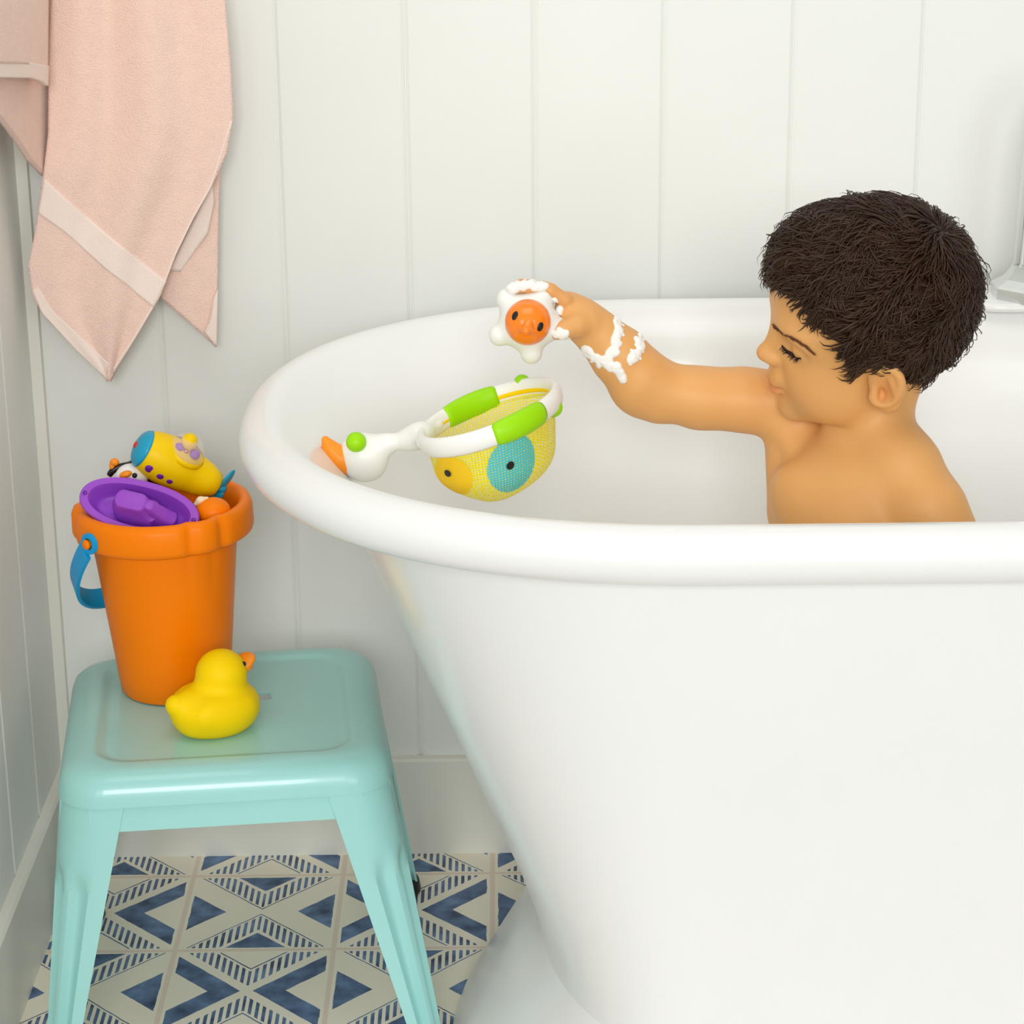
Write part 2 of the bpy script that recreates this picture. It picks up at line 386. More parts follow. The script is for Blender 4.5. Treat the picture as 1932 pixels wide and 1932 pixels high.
#@@STOOL
# ------------------------------------------------------------------ stool
SX, SY, SZ, SA = .0896, -.2932, .320, .1093
sc_, ss_ = math.cos(SA), math.sin(SA)
def sw(x, y, z): return np.array((SX+sc_*x-ss_*y, SY+ss_*x+sc_*y, z))
def rsq(h, r, z, n=10):
    P = []
    for cx, cy, a0 in ((1, 1, 0), (-1, 1, PI/2), (-1, -1, PI), (1, -1, 3*PI/2)):
        for k in range(n+1):
            a = a0+PI/2*k/n; P.append(sw(cx*(h-r)+r*math.cos(a), cy*(h-r)+r*math.sin(a), z))
    return P
stool = thing('metal_stool', 'low square aqua metal stool on the patterned tile floor', 'stool', sw(0, 0, 0))
rows = [(.06, .018, .3145), (.112, .028, .3145), (.1185, .030, .3148), (.1215, .032, .3172), (.126, .034, .3180), (.138, .038, .3172), (.1475, .041, .3135), (.1535, .043, .3075), (.1565, .044, .300), (.1578, .045, .2955), (.1590, .0455, .2865)]
def slot(z, g=0):          # open grip hole through the middle of the seat
    P = []
    for x, y in SQ:
        a = math.atan2(y, x); P.append(sw(HX+(.031+g)*math.copysign(abs(math.cos(a))**.6, math.cos(a)), HY+(.0120+g)*math.copysign(abs(math.sin(a))**.9, math.sin(a)), z))
    return P
HX, HY = .0185, .0245
SQ = [(sgx*(.06-.018)+.018*math.cos(a0+PI/2*k/10), sgy*(.06-.018)+.018*math.sin(a0+PI/2*k/10)) for sgx, sgy, a0 in ((1, 1, 0), (-1, 1, PI/2), (-1, -1, PI), (1, -1, 3*PI/2)) for k in range(11)]
srings = [slot(.3112), slot(.3138), slot(.3146, .001), slot(.3147, .0025)]+[rsq(h, r, z) for h, r, z in rows]+[rsq(.1575, .0445, .2865), rsq(.154, .043, .300), rsq(.146, .04, .3105), rsq(.06, .018, .3112), slot(.3112)]
MB().loft(srings).build('seat', 'stool', stool, sharp=40)
def leg(cx, cy):
    """pressed corner leg: rounded outer corner with two tapering flanges"""
    lv = []; zs = np.linspace(.2880, .012, 28)
    for z in zs:
        t = (.2880-z)/.2880; h = .1572+(.046 if cx > 0 else .031)*t; r = .045-.025*t
        wv = .017-.012*t                     # flange length beyond the rounded corner
        ring = []
        n = 14
        def groove(a): return 0
        out = [(h, h-r-wv), (h, h-r-wv*.5)]
        for k in range(n+1):
            a = PI/2*k/n
            g = 0
            if .22 < t < .93:
                e = min(1, (t-.22)/.09, (.93-t)/.05); e = e*e*(3-2*e) if e > 0 else 0
                # pressed oval channel down each face beside the corner
                for ac in (PI*.13, PI*.37):
                    g += e*.0085*max(0, 1-((a-ac)/.27)**2)
            out.append((h-r+(r-g)*math.cos(a), h-r+(r-g)*math.sin(a)))
        out += [(h-r-wv*.5, h), (h-r-wv, h)]
        th = .0022
        inn_ = [(h-th, h-r-wv), (h-th, h-r-wv*.5)]+[(h-r+(r-th-.006*(.22 < t < .93))*math.cos(PI/2*k/n), h-r+(r-th-.006*(.22 < t < .93))*math.sin(PI/2*k/n)) for k in range(n+1)]+[(h-r-wv*.5, h-th), (h-r-wv, h-th)]
        lv.append([sw(cx*x, cy*y, z) for x, y in out+inn_[::-1]])
    o = MB().loft(lv, True, True, True).build('leg', 'stool', stool, sharp=50)
    f = MB(); h = .1572+(.046 if cx > 0 else .031)-.002; f.loft([[sw(cx*(h-.019+g*math.cos(a)), cy*(h-.019+g*math.sin(a)), z) for a in np.linspace(0, 2*PI, 20, endpoint=False)] for z, g in ((.016, .021), (.004, .023), (0, .021))], True, True, True)
    f.build('rubber_foot', 'black', o)
for cx, cy in ((1, 1), (-1, 1), (-1, -1), (1, -1)): leg(cx, cy)
for k in range(4):
    a = k*PI/2; ca, sa = round(math.cos(a)), round(math.sin(a)); q = MB(); R = []
    for z, h in ((.2880, .1570), (.276, .1585), (.2620, .1600)):
        hw = .128
        R.append([sw(ca*x-sa*y, sa*x+ca*y, z) for x, y in ((h-.0015, -hw), (h-.0015, hw), (h-.005, hw), (h-.005, -hw))])
    q.loft(R, True, True, True).build('apron', 'stool', stool, smooth=False)
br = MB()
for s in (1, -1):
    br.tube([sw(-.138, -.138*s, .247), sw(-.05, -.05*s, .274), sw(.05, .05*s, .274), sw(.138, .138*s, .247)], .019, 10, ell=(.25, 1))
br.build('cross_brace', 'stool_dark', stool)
settle(stool)

#@@TOWEL
# ------------------------------------------------------------------ towel hanging in the corner
def resample(P, n):
    P = np.array(P, float); d = np.r_[0, np.cumsum(np.linalg.norm(np.diff(P[:, :2], axis=0), axis=1))]; t = np.linspace(0, d[-1], n)
    return np.stack([np.interp(t, d, P[:, i]) for i in range(P.shape[1])], 1)
def cloth(name, left, right, m, parent, fold=lambda s, t: 0, nu=60, nv=110, th=.005):
    """left and right edges as (px, py, y) polylines, filled with a folded sheet of real thickness"""
    A, B = resample(left, nv), resample(right, nv); G = np.zeros((nv, nu, 3))
    for i in range(nv):
        for j in range(nu):
            s = j/(nu-1); p = A[i]*(1-s)+B[i]*s; G[i, j] = aty(p[0], p[1], p[2]-fold(s, i/(nv-1)))
    V = [tuple(p) for r in G for p in r]; F = [(i*nu+j, i*nu+j+1, (i+1)*nu+j+1, (i+1)*nu+j) for i in range(nv-1) for j in range(nu-1)]
    o = mesh(name, V, F, m, parent)
    md = o.modifiers.new('thick', 'SOLIDIFY'); md.thickness = th; md.offset = 0
    return o
towel = thing('pink_towel', 'pale pink terry towel hanging folded in the white corner', 'towel', aty(200, 0, -.03))
gs = lambda x, c, w_: math.exp(-((x-c)/w_)**2)
mainL = [(106, -170, -.045), (97, 0, -.045), (93, 130, -.045), (92, 250, -.045), (82, 330, -.045), (68, 430, -.04), (54, 500, -.038), (62, 555, -.036), (80, 590, -.036), (140, 656, -.036), (205, 717, -.036)]
mainR = [(400, -170, -.04), (425, 0, -.04), (436, 130, -.04), (440, 220, -.04), (428, 290, -.04), (400, 350, -.04), (366, 410, -.04), (332, 480, -.04), (303, 558, -.04), (252, 645, -.038), (206, 718, -.036)]
fmain = lambda s, t: (.013*gs(s, .50+.14*t, .13)-.009*gs(s, .76, .12)+.007*gs(s, .18, .10)-.004*gs(s, .32, .08)+.003*math.sin(9*s+3*t))*(1-.7*t)+.006
o = cloth('front_drape', mainL, mainR, 'towel', towel, fmain)
def bandstrip(name, pts, parent, m='towelband', th=.0035, nv=40, nu=8, lift=.004, fold=None):
    """pts: list of ((px,py) of one edge, (px,py) of the other edge, y)"""
    L = [(a[0], a[1], y-lift) for a, b, y in pts]; R = [(b[0], b[1], y-lift) for a, b, y in pts]
    return cloth(name, L, R, m, parent, fold or (lambda s, t: 0), nu, nv, th)
def on_main(px, py):
    """depth of the front drape at a pixel (nearest sampled point)"""
    i = np.argmin((_S[:, 0]-px)**2+(_S[:, 1]-py)**2); return _S[i, 2]
A, B = resample(mainL, 110), resample(mainR, 110); _S = []
A, B = resample(mainL, 330), resample(mainR, 330)
for i in range(330):
    for j in range(200):
        s = j/199; p = A[i]*(1-s)+B[i]*s; _S.append((p[0], p[1], p[2]-fmain(s, i/329)))
_S = np.array(_S)
def draped(name, e0, e1, n=44, nu=12, lift=.0022, th=.0045, m='towelband', parent=None):
    a, b = resample([(*p, 0) for p in e0], n), resample([(*p, 0) for p in e1], n); V = []
    for i in range(n):
        for j in range(nu):
            s = j/(nu-1); p = a[i]*(1-s)+b[i]*s; V.append(aty(p[0], p[1], on_main(p[0], p[1])-lift))
    F = [(i*nu+j, i*nu+j+1, (i+1)*nu+j+1, (i+1)*nu+j) for i in range(n-1) for j in range(nu-1)]
    V = relax(np.array(V), np.array(F), 1)
    o = mesh(name, V, F, m, parent); md = o.modifiers.new('thick', 'SOLIDIFY'); md.thickness = th; md.offset = 0; return o
draped('woven_band', [(83, 334), (130, 378), (220, 455), (316, 531)], [(71, 402), (122, 438), (200, 508), (291, 581)], parent=towel, lift=.0014, th=.0046)
draped('hem', [(62, 545), (80, 590), (140, 656), (206, 718)], [(72, 540), (97, 582), (156, 638), (218, 694)], lift=.0010, parent=towel)
draped('side_hem', [(440, 225), (400, 351), (366, 411), (332, 481), (303, 558), (252, 645), (207, 715)], [(436, 225), (397, 348), (362, 409), (328, 479), (299, 556), (248, 642), (206, 708)], nu=4, lift=.0010, parent=towel)
# the part behind, lower right
cloth('rear_drape', [(300, 120, -.018), (300, 300, -.018), (295, 400, -.018), (292, 480, -.016), (290, 548, -.014)], [(420, 120, -.02), (415, 300, -.022), (412, 420, -.022), (411, 520, -.022), (408, 654, -.02)], 'towel', towel, lambda s, t: .004*math.sin(5*s), 30, 60)
cloth('hem', [(404, 560, -.0245), (398, 600, -.0235), (386, 626, -.0225)], [(411, 545, -.0245), (410, 600, -.0235), (409, 654, -.0225)], 'towelband', towel, nu=6, nv=20, th=.004)
cloth('woven_band', [(400, 340, -.0265), (352, 440, -.0255), (318, 510, -.0245)], [(404, 380, -.0265), (392, 440, -.0255), (340, 512, -.0245)], 'towelband', towel, nu=6, nv=20, th=.004)
# the left end of the towel, turning forward along the left wall
lefty = lambda px: -.075-.17*max(0, (88-px)/88.0)**1.0
def lcl(name, top, bot, m, off=0, nu=40, nv=50, fold=lambda s, t: 0, th=.006):
    L, R = resample([(*p, 0) for p in top], nu), resample([(*p, 0) for p in bot], nu); V = []
    for i in range(nv):
        t = i/(nv-1)
        for j in range(nu):
            p = L[j]*(1-t)+R[j]*t; V.append(aty(p[0], p[1], lefty(p[0])+off-fold(j/(nu-1), t)))
    F = [(i*nu+j, i*nu+j+1, (i+1)*nu+j+1, (i+1)*nu+j) for i in range(nv-1) for j in range(nu-1)]
    o = mesh(name, V, F, m, towel); md = o.modifiers.new('thick', 'SOLIDIFY'); md.thickness = th; md.offset = 0; return o
lcl('front_flap', [(-40, -170), (40, -170), (88, -170)], [(-40, 118), (40, 120), (86, 128)], 'towel', -.012, fold=lambda s, t: .005*math.sin(4*s))
lcl('hem', [(-40, 112), (40, 115), (88, 124)], [(-40, 145), (55, 147), (72, 152), (86, 162)], 'towelband', -.0135, nv=12)
lcl('rear_flap', [(-40, -170), (60, -170), (98, -170)], [(-40, 190), (0, 224), (28, 262), (55, 303), (80, 330), (98, 338)], 'towel', .046, fold=lambda s, t: .004*math.sin(7*s))
settle(towel)

#@@BUCKET
# ------------------------------------------------------------------ bucket
BX, BY, BZ = .0345, -.236, .3150
BTOP = .5150; RB, RT, RR = .0555, .0725, .0895     # floor radius, wall radius under the rim, rim radius
bucket = thing('toy_bucket', 'orange plastic sand bucket full of bath toys on the aqua stool', 'bucket', (BX, BY, BZ))
O = (BX, BY, BZ); HT = BTOP-BZ
def lobes(t, h):
    e = max(0, min(1, (h-(HT-.040))/.012))
    # pouring lips: three shallow scallops with tucked valleys between
    v = 0
    for c in (-.93, 1.17, 3.25): v += -.05*math.exp(-((math.remainder(t-c-.20, 2*PI))/.07)**2)-.05*math.exp(-((math.remainder(t-c+.20, 2*PI))/.07)**2)+.012*math.exp(-(math.remainder(t-c, 2*PI)/.14)**2)
    return 1+e*v
prof = [(.002, .004), (RB-.006, .003), (RB-.002, .001), (RB, .004), (RB+.002, .02)]+[(RB+(RT-RB)*q, .004+(HT-.037)*q) for q in (.2, .4, .6, .8, 1)]
prof += [(RT+.004, HT-.0335), (RR-.0045, HT-.0332), (RR-.0012, HT-.031), (RR, HT-.027), (RR-.0005, HT-.008), (RR-.003, HT-.002), (RR-.008, HT), (RR-.0125, HT-.002), (RT+.002, HT-.012), (RT-.001, HT-.034)]
prof += [(RB+(RT-RB)*q-.003, .008+(HT-.037)*q) for q in (.9, .6, .3, 0)]+[(.002, .008)]
BAX = np.array((-.0035, 0, BTOP-BZ))
MB().loft(lathe(prof, O, BAX, seg=160, mod=lobes), True, True, True).build('body', 'orange', bucket, sharp=60)
# strap handle
ph = math.radians(226); pa = np.array((math.cos(ph), math.sin(ph), 0)); pd = np.array((-pa[1], pa[0], 0))*-1
if pd[0] > 0: pd = -pd
HC = np.array((BX-.0032, BY, BTOP-.0225)); HR = RR*1.0+.0015
dd = pd*.088+np.array((0, 0, -.098))
hp = [HC+pa*HR*math.cos(q)*(1+.0*q)+dd*math.sin(q)**1.0*1.05 for q in np.linspace(0, PI, 41)]
hm = MB(); R = []
for i, p in enumerate(hp):
    t = hp[min(i+1, 40)]-hp[max(i-1, 0)]; t /= np.linalg.norm(t)
    rad = p-(HC+np.array((0, 0, -.03))); rad = rad-t*(rad@t); rad /= np.linalg.norm(rad); wd = np.cross(t, rad)
    q = i/40; wv = .0105
    # wide face follows the loop, thin across
    R.append([p+wd*wv*a+rad*.0018*b for a, b in ((-1, -1), (1, -1), (1, 1), (-1, 1))])
hd = hm.loft(R[1:-1], True, True, True).build('handle', 'blue', bucket, sharp=40)
for sgn in (1, -1):
    c = HC+pa*HR*sgn; ax = pa*sgn; e1 = np.cross(ax, (0, 0, 1)); e1 /= np.linalg.norm(e1); e2 = np.cross(ax, e1); mb = MB(); R = []
    for q in np.linspace(0, 2*PI, 33):
        dirv = e1*math.cos(q)+e2*math.sin(q)
        R.append([c+dirv*rr+ax*hh for rr, hh in ((.0058, -.002), (.0105, -.002), (.0105, .002), (.0058, .002))])
    mb.loft(R).build('handle_eye', 'blue', hd, sharp=40)
    MB().loft(lathe([(.001, -.004), (.0045, -.004), (.0045, .0035), (.0052, .0042), (.004, .0062), (.001, .0066)], c, ax, seg=20), True, True, True).build('pivot_lug', 'orange', bucket)
settle(bucket)

#@@TOYS
# ------------------------------------------------------------------ toys in the bucket
def curve_at(px, py, y): return aty(px, py, y)
# submarine
a, b = aty(262, 842, -.228), aty(409, 916, -.204)
ax = (b-a); L = np.linalg.norm(ax); Rm = frame(ax, (.15, -.35, 1)); axn, syd, upv = Rm[:, 0], Rm[:, 1], Rm[:, 2]
sub = thing('toy_submarine', 'yellow toy submarine with clear dome and purple portholes, topmost in the bucket', 'toy', (a+b)/2)
k = L/.10; kr = 1.27
pf = [(.0005, 0), (.0125, .0002), (.0145, .0012), (.0180, .009), (.0208, .020), (.0220, .032), (.0218, .045), (.0203, .058), (.0192, .062), (.0190, .0635), (.0172, .0725), (.0175, .074), (.0155, .083), (.0158, .0845), (.0128, .094), (.0110, .099), (.0060, .1015), (.0005, .102)]
MB().loft(lathe([(r*k*kr, h*k) for r, h in pf], a, axn, upv, 48), True, True, True).build('hull', 'yellow', sub)
MB().loft(lathe([(.0005, -.0040*k), (.0100*k, -.0030*k), (.0168*k, -.0004*k), (.0205*k, .0030*k), (.0222*k, .0062*k), (.0212*k, .0068*k)], a, axn, upv, 40), True, True, True).build('nose_cap', 'teal', sub)
MB().loft(lathe([(.0005, -.006*k), (.003*k, -.0055*k), (.0042*k, -.003*k)], a-syd*.0*k, axn, upv, 20), True, True, False).build('nose_button', 'red', sub)
def hull_r(h): return np.interp(h, [p[1] for p in pf], [p[0] for p in pf])
for hh, sc, el in ((.017, .0044, -.16), (.031, .0034, -.18), (.043, .0030, -.20)):
    n = -syd*math.cos(el)*-1 if (-syd)[1] > 0 else -syd*math.cos(el); n = n+upv*math.sin(el); n /= np.linalg.norm(n)
    c = a+axn*hh*k+n*(hull_r(hh)*kr-.0008)*k; sc *= 1.2
    mb = MB(); mb.loft(lathe([(.0003, .0016*k), (sc*k*.8, .0014*k), (sc*k, .0006*k), (sc*k, -.002*k)], c, n, axn, 24), True, True, True); mb.build('porthole', 'purple_dark', sub)
dc = a+axn*.047*k+upv*.0225*k; dr = .0215*k
dm = MB().loft(lathe([(.0200*k, -.008*k), (.0232*k, -.005*k), (.0232*k, -.001*k), (.0212*k, .001*k)], dc, upv, axn, 40)).build('dome_collar', 'yellow', sub)
mb = MB(); R = []
for rr in (dr, dr-.0009):
    seq = [[dc+(upv*math.cos(p)+(axn*math.cos(t)+syd*math.sin(t))*math.sin(p))*rr for t in np.linspace(0, 2*PI, 40, endpoint=False)] for p in np.linspace(.001, PI*.56, 18)]
    R += seq if rr == dr else seq[::-1]
dome = MB().loft(R).build('dome', 'clear', sub)
for dx, dz, rr, mm, nm in ((-.004, .007, .0092, 'yellow', 'rattle_ball'), (.006, -.001, .0060, 'purple', 'rattle_ball'), (-.010, -.002, .0052, 'purple', 'rattle_ball'), (-.003, -.005, .0050, 'red', 'rattle_ball'), (.004, -.006, .0056, 'teal', 'rattle_ball')):
    sphere_mb(MB(), dc+axn*dx*k*1.2+upv*(dz+.0055)*k*1.1-syd*(.006 if syd[1] > 0 else -.006)*-1*(-1)*k*(1 if dz < 0 else .2), rr*k).build(nm, mm, sub)
tail = b+axn*.006*k
for q in (-.35, PI-.35):
    d = upv*math.cos(q+.5)+syd*math.sin(q+.5); e = np.cross(axn, d)
    sphere_mb(MB(), tail+d*.0115*k, (.0030*k, .0088*k, .0150*k), np.array([axn*.8+e*.6, e*.8-axn*.6, d]).T, 10, 16).build('propeller_blade', 'teal', sub)
sphere_mb(MB(), tail, (.0062*k, .0062*k, .0062*k)).build('propeller_hub', 'teal', sub)
settle(sub)

# purple boat
p0, p1 = aty(153, 929, -.268), aty(373, 984, -.286)
Lx = p1-p0; LB = np.linalg.norm(Lx); Rb = frame(Lx, (.16, -.92, .80)); bx, by, bz = Rb[:, 0], Rb[:, 1], Rb[:, 2]
bc = (p0+p1)/2
boat = thing('toy_boat', 'purple toy boat lying tilted in the front of the orange bucket', 'toy', bc)
def hullring(sx, sy, z, n=56, pw=.9):
    R = []
    for t in np.linspace(0, 2*PI, n, endpoint=False):
        c, s = math.cos(t), math.sin(t); x = sx*math.copysign(abs(c)**pw, c); y = sy*math.copysign(abs(s)**.95, s)
        R.append(bc+bx*x+by*y+bz*z)
    return R
h = LB/2; wv = h*.46
mb = MB(); mb.loft([hullring(h*.55, wv*.45, -.040), hullring(h*.80, wv*.75, -.026), hullring(h*.90, wv*.86, -.004), hullring(h, wv, -.003), hullring(h+.001, wv+.001, -.001), hullring(h, wv, .001), hullring(h*.875, wv*.78, .001), hullring(h*.84, wv*.74, -.002), hullring(h*.78, wv*.68, -.018), hullring(h*.70, wv*.60, -.021)], True, True, True).build('hull', 'purple', boat, sharp=50)
def pr_(x, y, z): return bc+bx*x*h+by*y*wv+bz*z
def capsule_ring(x0, x1, hw, z, n=24):
    R = []
    for t in np.linspace(0, 2*PI, n, endpoint=False):
        c, s = math.cos(t), math.sin(t); cx = x1-hw*wv/h*.8 if c > 0 else x0+hw*wv/h*.8
        R.append(pr_(cx+c*hw*wv/h*.8, s*hw, z))
    return R
MB().loft([capsule_ring(-.46, .34, .44, -.021), capsule_ring(-.46, .34, .44, -.003), capsule_ring(-.44, .24, .40, -.001), capsule_ring(-.40, .16, .37, .010), capsule_ring(-.38, .14, .34, .0125), capsule_ring(-.33, .10, .28, .0132)], True, True, True).build('cabin', 'purple', boat, sharp=50)
MB().loft([capsule_ring(.18, .62, .30, -.021), capsule_ring(.18, .62, .30, -.008), capsule_ring(.16, .50, .27, -.004), capsule_ring(.10, .28, .20, .011), capsule_ring(.11, .25, .15, .0125)], True, True, True).build('bow_deck', 'purple', boat, sharp=50)
for x in (-.93, .93): MB().loft(lathe([(.0022, .0008), (.0022, .0014), (.0003, .0014)], pr_(x, 0, .0004), bz, seg=14), True, True, True).build('rivet', 'purple_dark', boat)
settle(boat)

# penguin behind the boat
pc = aty(262, 908, -.21)
pen = thing('toy_penguin', 'black and white penguin toy half hidden behind the purple boat', 'toy', pc)
sphere_mb(MB(), pc, (.0215, .019, .0230)).build('body', 'black', pen)
sphere_mb(MB(), aty(248, 902, -.226), (.0165, .0120, .0150)).build('face', 'white', pen)
fc = aty(237, 895, -.2385); sphere_mb(MB(), fc, (.0065, .0045, .0035), frame((1, 0, .3), (0, 0, 1))).build('beak', 'beak', pen)
sphere_mb(MB(), aty(254, 897, -.2375), .0026).build('eye', 'black', pen)
MB().tube(smoothpath([aty(206, 897, -.215), aty(213, 888, -.215), aty(228, 880, -.213), aty(252, 876, -.21)], 5), [.0028, .0030]+[.0032]*14, 10, ell=(1, 1)).build('flipper', 'black', pen)
sphere_mb(MB(), aty(216, 872, -.214), (.0048, .004, .0040)).build('foot', 'beak', pen)
sphere_mb(MB(), aty(212, 880, -.214), (.0032, .003, .0050)).build('foot', 'beak', pen)
settle(pen)

# round orange fish toy in front right
oc = aty(402, 964, -.262)
fish = thing('toy_fish', 'round orange bath toy with cream crest beside the purple boat', 'toy', oc)
sphere_mb(MB(), oc, (.0175, .016, .0135)).build('body', 'orange', fish)
s = SDF(oc-.03, oc+.03, .001); s.chain([aty(368, 952, -.2625), aty(378, 944, -.262), aty(391, 940, -.2610)], [.0020, .0032, .0018], .004); s.build('crest', 'cream', fish)
settle(fish)

# ------------------------------------------------------------------ rubber duck on the stool
dk0 = atz(404, 1376, .3150); dscale = .080
dfwd = np.array((.80, .60, 0)); dsid = np.array((-.60, .80, 0))
def dw(f, s_, u): return dk0+dfwd*f*dscale+dsid*s_*dscale+np.array((0, 0, u*dscale))
RD = np.array([dfwd, dsid, (0, 0, 1)]).T
duck = thing('rubber_duck', 'yellow rubber duck standing on the aqua stool in front of the bucket', 'rubber duck', dk0)
s = SDF(dk0-np.array((.07, .07, .01)), dk0+np.array((.07, .07, .10)), .0012); D = dscale
s.ell(dw(.02, 0, .28), np.array((.50, .40, .27))*D, RD, .02)
s.ell(dw(.18, 0, .29), np.array((.36, .36, .27))*D, RD, .02)
s.ell(dw(.0, 0, .20), np.array((.40, .33, .20))*D, RD, .02)
s.cone(dw(-.28, 0, .36), dw(-.52, 0, .47), .22*D, .105*D, .02)
s.ell(dw(-.02, -.31, .36), np.array((.34, .10, .14))*D, RD, .012); s.ell(dw(-.02, .31, .36), np.array((.34, .10, .14))*D, RD, .012)
s.ell(dw(.14, 0, .70), np.array((.315, .31, .305))*D, RD, .010)
s.F = np.maximum(s.F, -(s.lo[2]+s.h*np.arange(s.n[2])-(.3152))[None, None, :]).astype(np.float32)
s.build('body', 'duck', duck)
s = SDF(dw(.40, 0, .82)-.035, dw(.40, 0, .82)+.035, .0008)
s.ell(dw(.465, 0, .785), np.array((.15, .155, .062))*D, RD@np.array(frame((1, 0, .45), (0, 0, 1))), .006); s.ell(dw(.44, 0, .715), np.array((.12, .13, .045))*D, RD, .006)
s.build('beak', 'beak', duck)
for sg in (-1, 1): sphere_mb(MB(), dw(.355, .170*sg, .825), .034*D).build('eye', 'black', duck)
settle(duck)

#@@NET
# ------------------------------------------------------------------ goose-shaped bath net
rc = aty(925, 786, -.50)
na = np.array((.0560, -.0120, .0185)); nb = np.array((.0170, .0700, .0020))
net = thing('bath_net', 'goose headed scoop net with yellow mesh bag resting inside the bathtub', 'bath toy', rc)
def nring(t, sc=1.0): return rc+na*math.cos(t)*sc+nb*math.sin(t)*sc
rg = MB(); R = []
T_ = np.linspace(0, 2*PI, 73)
nn = np.cross(na, nb); nn /= np.linalg.norm(nn)
for t in T_:
    p = nring(t); tg = -na*math.sin(t)+nb*math.cos(t); tg /= np.linalg.norm(tg); o_ = np.cross(tg, nn)
    R.append([p+o_*.0044*math.cos(q)+nn*.0092*math.sin(q) for q in np.linspace(0, 2*PI, 14, endpoint=False)])
rg.loft(R).build('ring', 'white', net)
def pad(t0, t1):
    mb = MB(); R = []; n = 15
    for i, t in enumerate(np.linspace(t0, t1, n)):
        p = nring(t); tg = -na*math.sin(t)+nb*math.cos(t); tg /= np.linalg.norm(tg); o_ = np.cross(tg, nn); e = .78+.22*math.sin(PI*min(1, max(0, i/(n-1))))**.35
        R.append([p+o_*.0066*e*math.cos(q)+nn*.0112*e*math.sin(q) for q in np.linspace(0, 2*PI, 16, endpoint=False)])
    mb.loft(R, True, True, True).build('grip_pad', 'green', net)
pad(1.75, 2.62); pad(-1.22, -.42)
hx = -na/np.linalg.norm(na)
j0 = nring(PI); hd = aty(668, 858, -.476)
s = SDF(np.minimum(j0, hd)-.045, np.maximum(j0, hd)+.045, .0012)
hm_ = aty(772, 829, -.484)
s.chain([nring(PI-.34), j0+hx*.006, hm_], [.0056, .0066, .0066], .014); s.chain([nring(PI+.45), j0+hx*.006], [.0056, .0066], .014)
s.chain([hm_, aty(725, 838, -.480), aty(692, 848, -.477)], [.0060, .0068, .0112], .012)
s.ell(aty(678, 854, -.476), (.0168, .0160, .0168), None, .010); s.ell(aty(690, 874, -.478), (.0185, .0150, .0165), None, .014)
s.build('handle', 'white', net)
for px, py, y, r in ((672, 834, -.490, .0090), (775, 816, -.486, .0046), (1043, 769, -.512, .0085), (985, 722, -.430, .0075)):
    sphere_mb(MB(), aty(px, py, y), r).build('eye' if px == 672 else 'knob', 'green', net)
s = SDF(aty(638, 858, -.478)-.04, aty(638, 858, -.478)+.04, .0009)
s.chain([aty(654, 869, -.478), aty(640, 864, -.479), aty(624, 848, -.479), aty(614, 830, -.479)], [.0125, .0100, .0068, .0036], .006)
s.build('beak', 'beak', net)

def net_mat(name, c1, c2, ctr, solid):
    """knitted mesh: a honeycomb of threads with open holes between"""
    m = bpy.data.materials.new(name); m.use_nodes = True; nt = m.node_tree; b = nt.nodes['Principled BSDF']
    uv = nt.nodes.new('ShaderNodeUVMap'); uv.uv_map = 'uv'
    vo = nt.nodes.new('ShaderNodeTexVoronoi'); vo.feature = 'DISTANCE_TO_EDGE'; vo.inputs['Scale'].default_value = 1; vo.inputs['Randomness'].default_value = .15
    mp = nt.nodes.new('ShaderNodeMapping'); mp.inputs['Scale'].default_value = (130, 30, 1); nt.links.new(uv.outputs[0], mp.inputs[0]); nt.links.new(mp.outputs[0], vo.inputs['Vector'])
    lt = nt.nodes.new('ShaderNodeMath'); lt.operation = 'LESS_THAN'; lt.inputs[1].default_value = solid; nt.links.new(vo.outputs['Distance'], lt.inputs[0])
    b.inputs['Base Color'].default_value = lin(c1); b.inputs['Roughness'].default_value = .6
    b.inputs['Transmission Weight'].default_value = 0
    nt.links.new(lt.outputs[0], b.inputs['Alpha']); return m
M['netbag'] = net_mat('yellow_knitted_mesh', (244, 230, 40), None, None, .20)
M['netteal'] = net_mat('teal_knitted_mesh', (70, 195, 200), None, None, .27)
M['netorange'] = mat('golden_yellow_fabric', (246, 200, 10), .7)
# the bag: rings from the hoop down to a gathered flat bottom
bagR = []; NB = 96; rowz = np.linspace(0, 1, 26)
drop = np.array((.006, -.004, -.0640))
def bagpt(t, v):
    sc = .965-.10*v-.42*max(0, (v-.55)/.45)**2.2
    d = v-.03*v*math.cos(2*t)
    wob = .012*v*(1-v)*math.sin(7*t+1)+.010*v*math.sin(3*t+.6)
    p = nring(t, sc+wob)
    flat = rc+(p-rc)*np.array((1, 1, 1-.9*v))            # the bottom hangs level
    return flat+drop*d
for v in rowz: bagR.append([bagpt(t, v) for t in np.linspace(0, 2*PI, NB, endpoint=False)])
mb = MB(); mb.loft(bagR); 
bot = bagR[-1]; cen = sum(bot)/NB+np.array((0, 0, -.002)); n0 = len(mb.V)
for q in (.66, .33, .02): mb.V += [tuple(cen+(p-cen)*q) for p in bot]
for i in range(3):
    a0 = (len(rowz)-1)*NB if i == 0 else n0+(i-1)*NB; b0 = n0+i*NB
    mb.F += [(a0+j, a0+(j+1) % NB, b0+(j+1) % NB, b0+j) for j in range(NB)]
bag = mb.build('mesh_bag', 'netbag', net)
uvl = bag.data.uv_layers.new(name='uv')
for po in bag.data.polygons:
    cols = [(bag.data.loops[li].vertex_index % NB) for li in po.loop_indices]; wrap = max(cols)-min(cols) > NB/2
    for li, cc in zip(po.loop_indices, cols):
        row = bag.data.loops[li].vertex_index//NB
        uvl.data[li].uv = ((cc+NB if wrap and cc < NB/2 else cc)/NB, row/(len(rowz)-1))
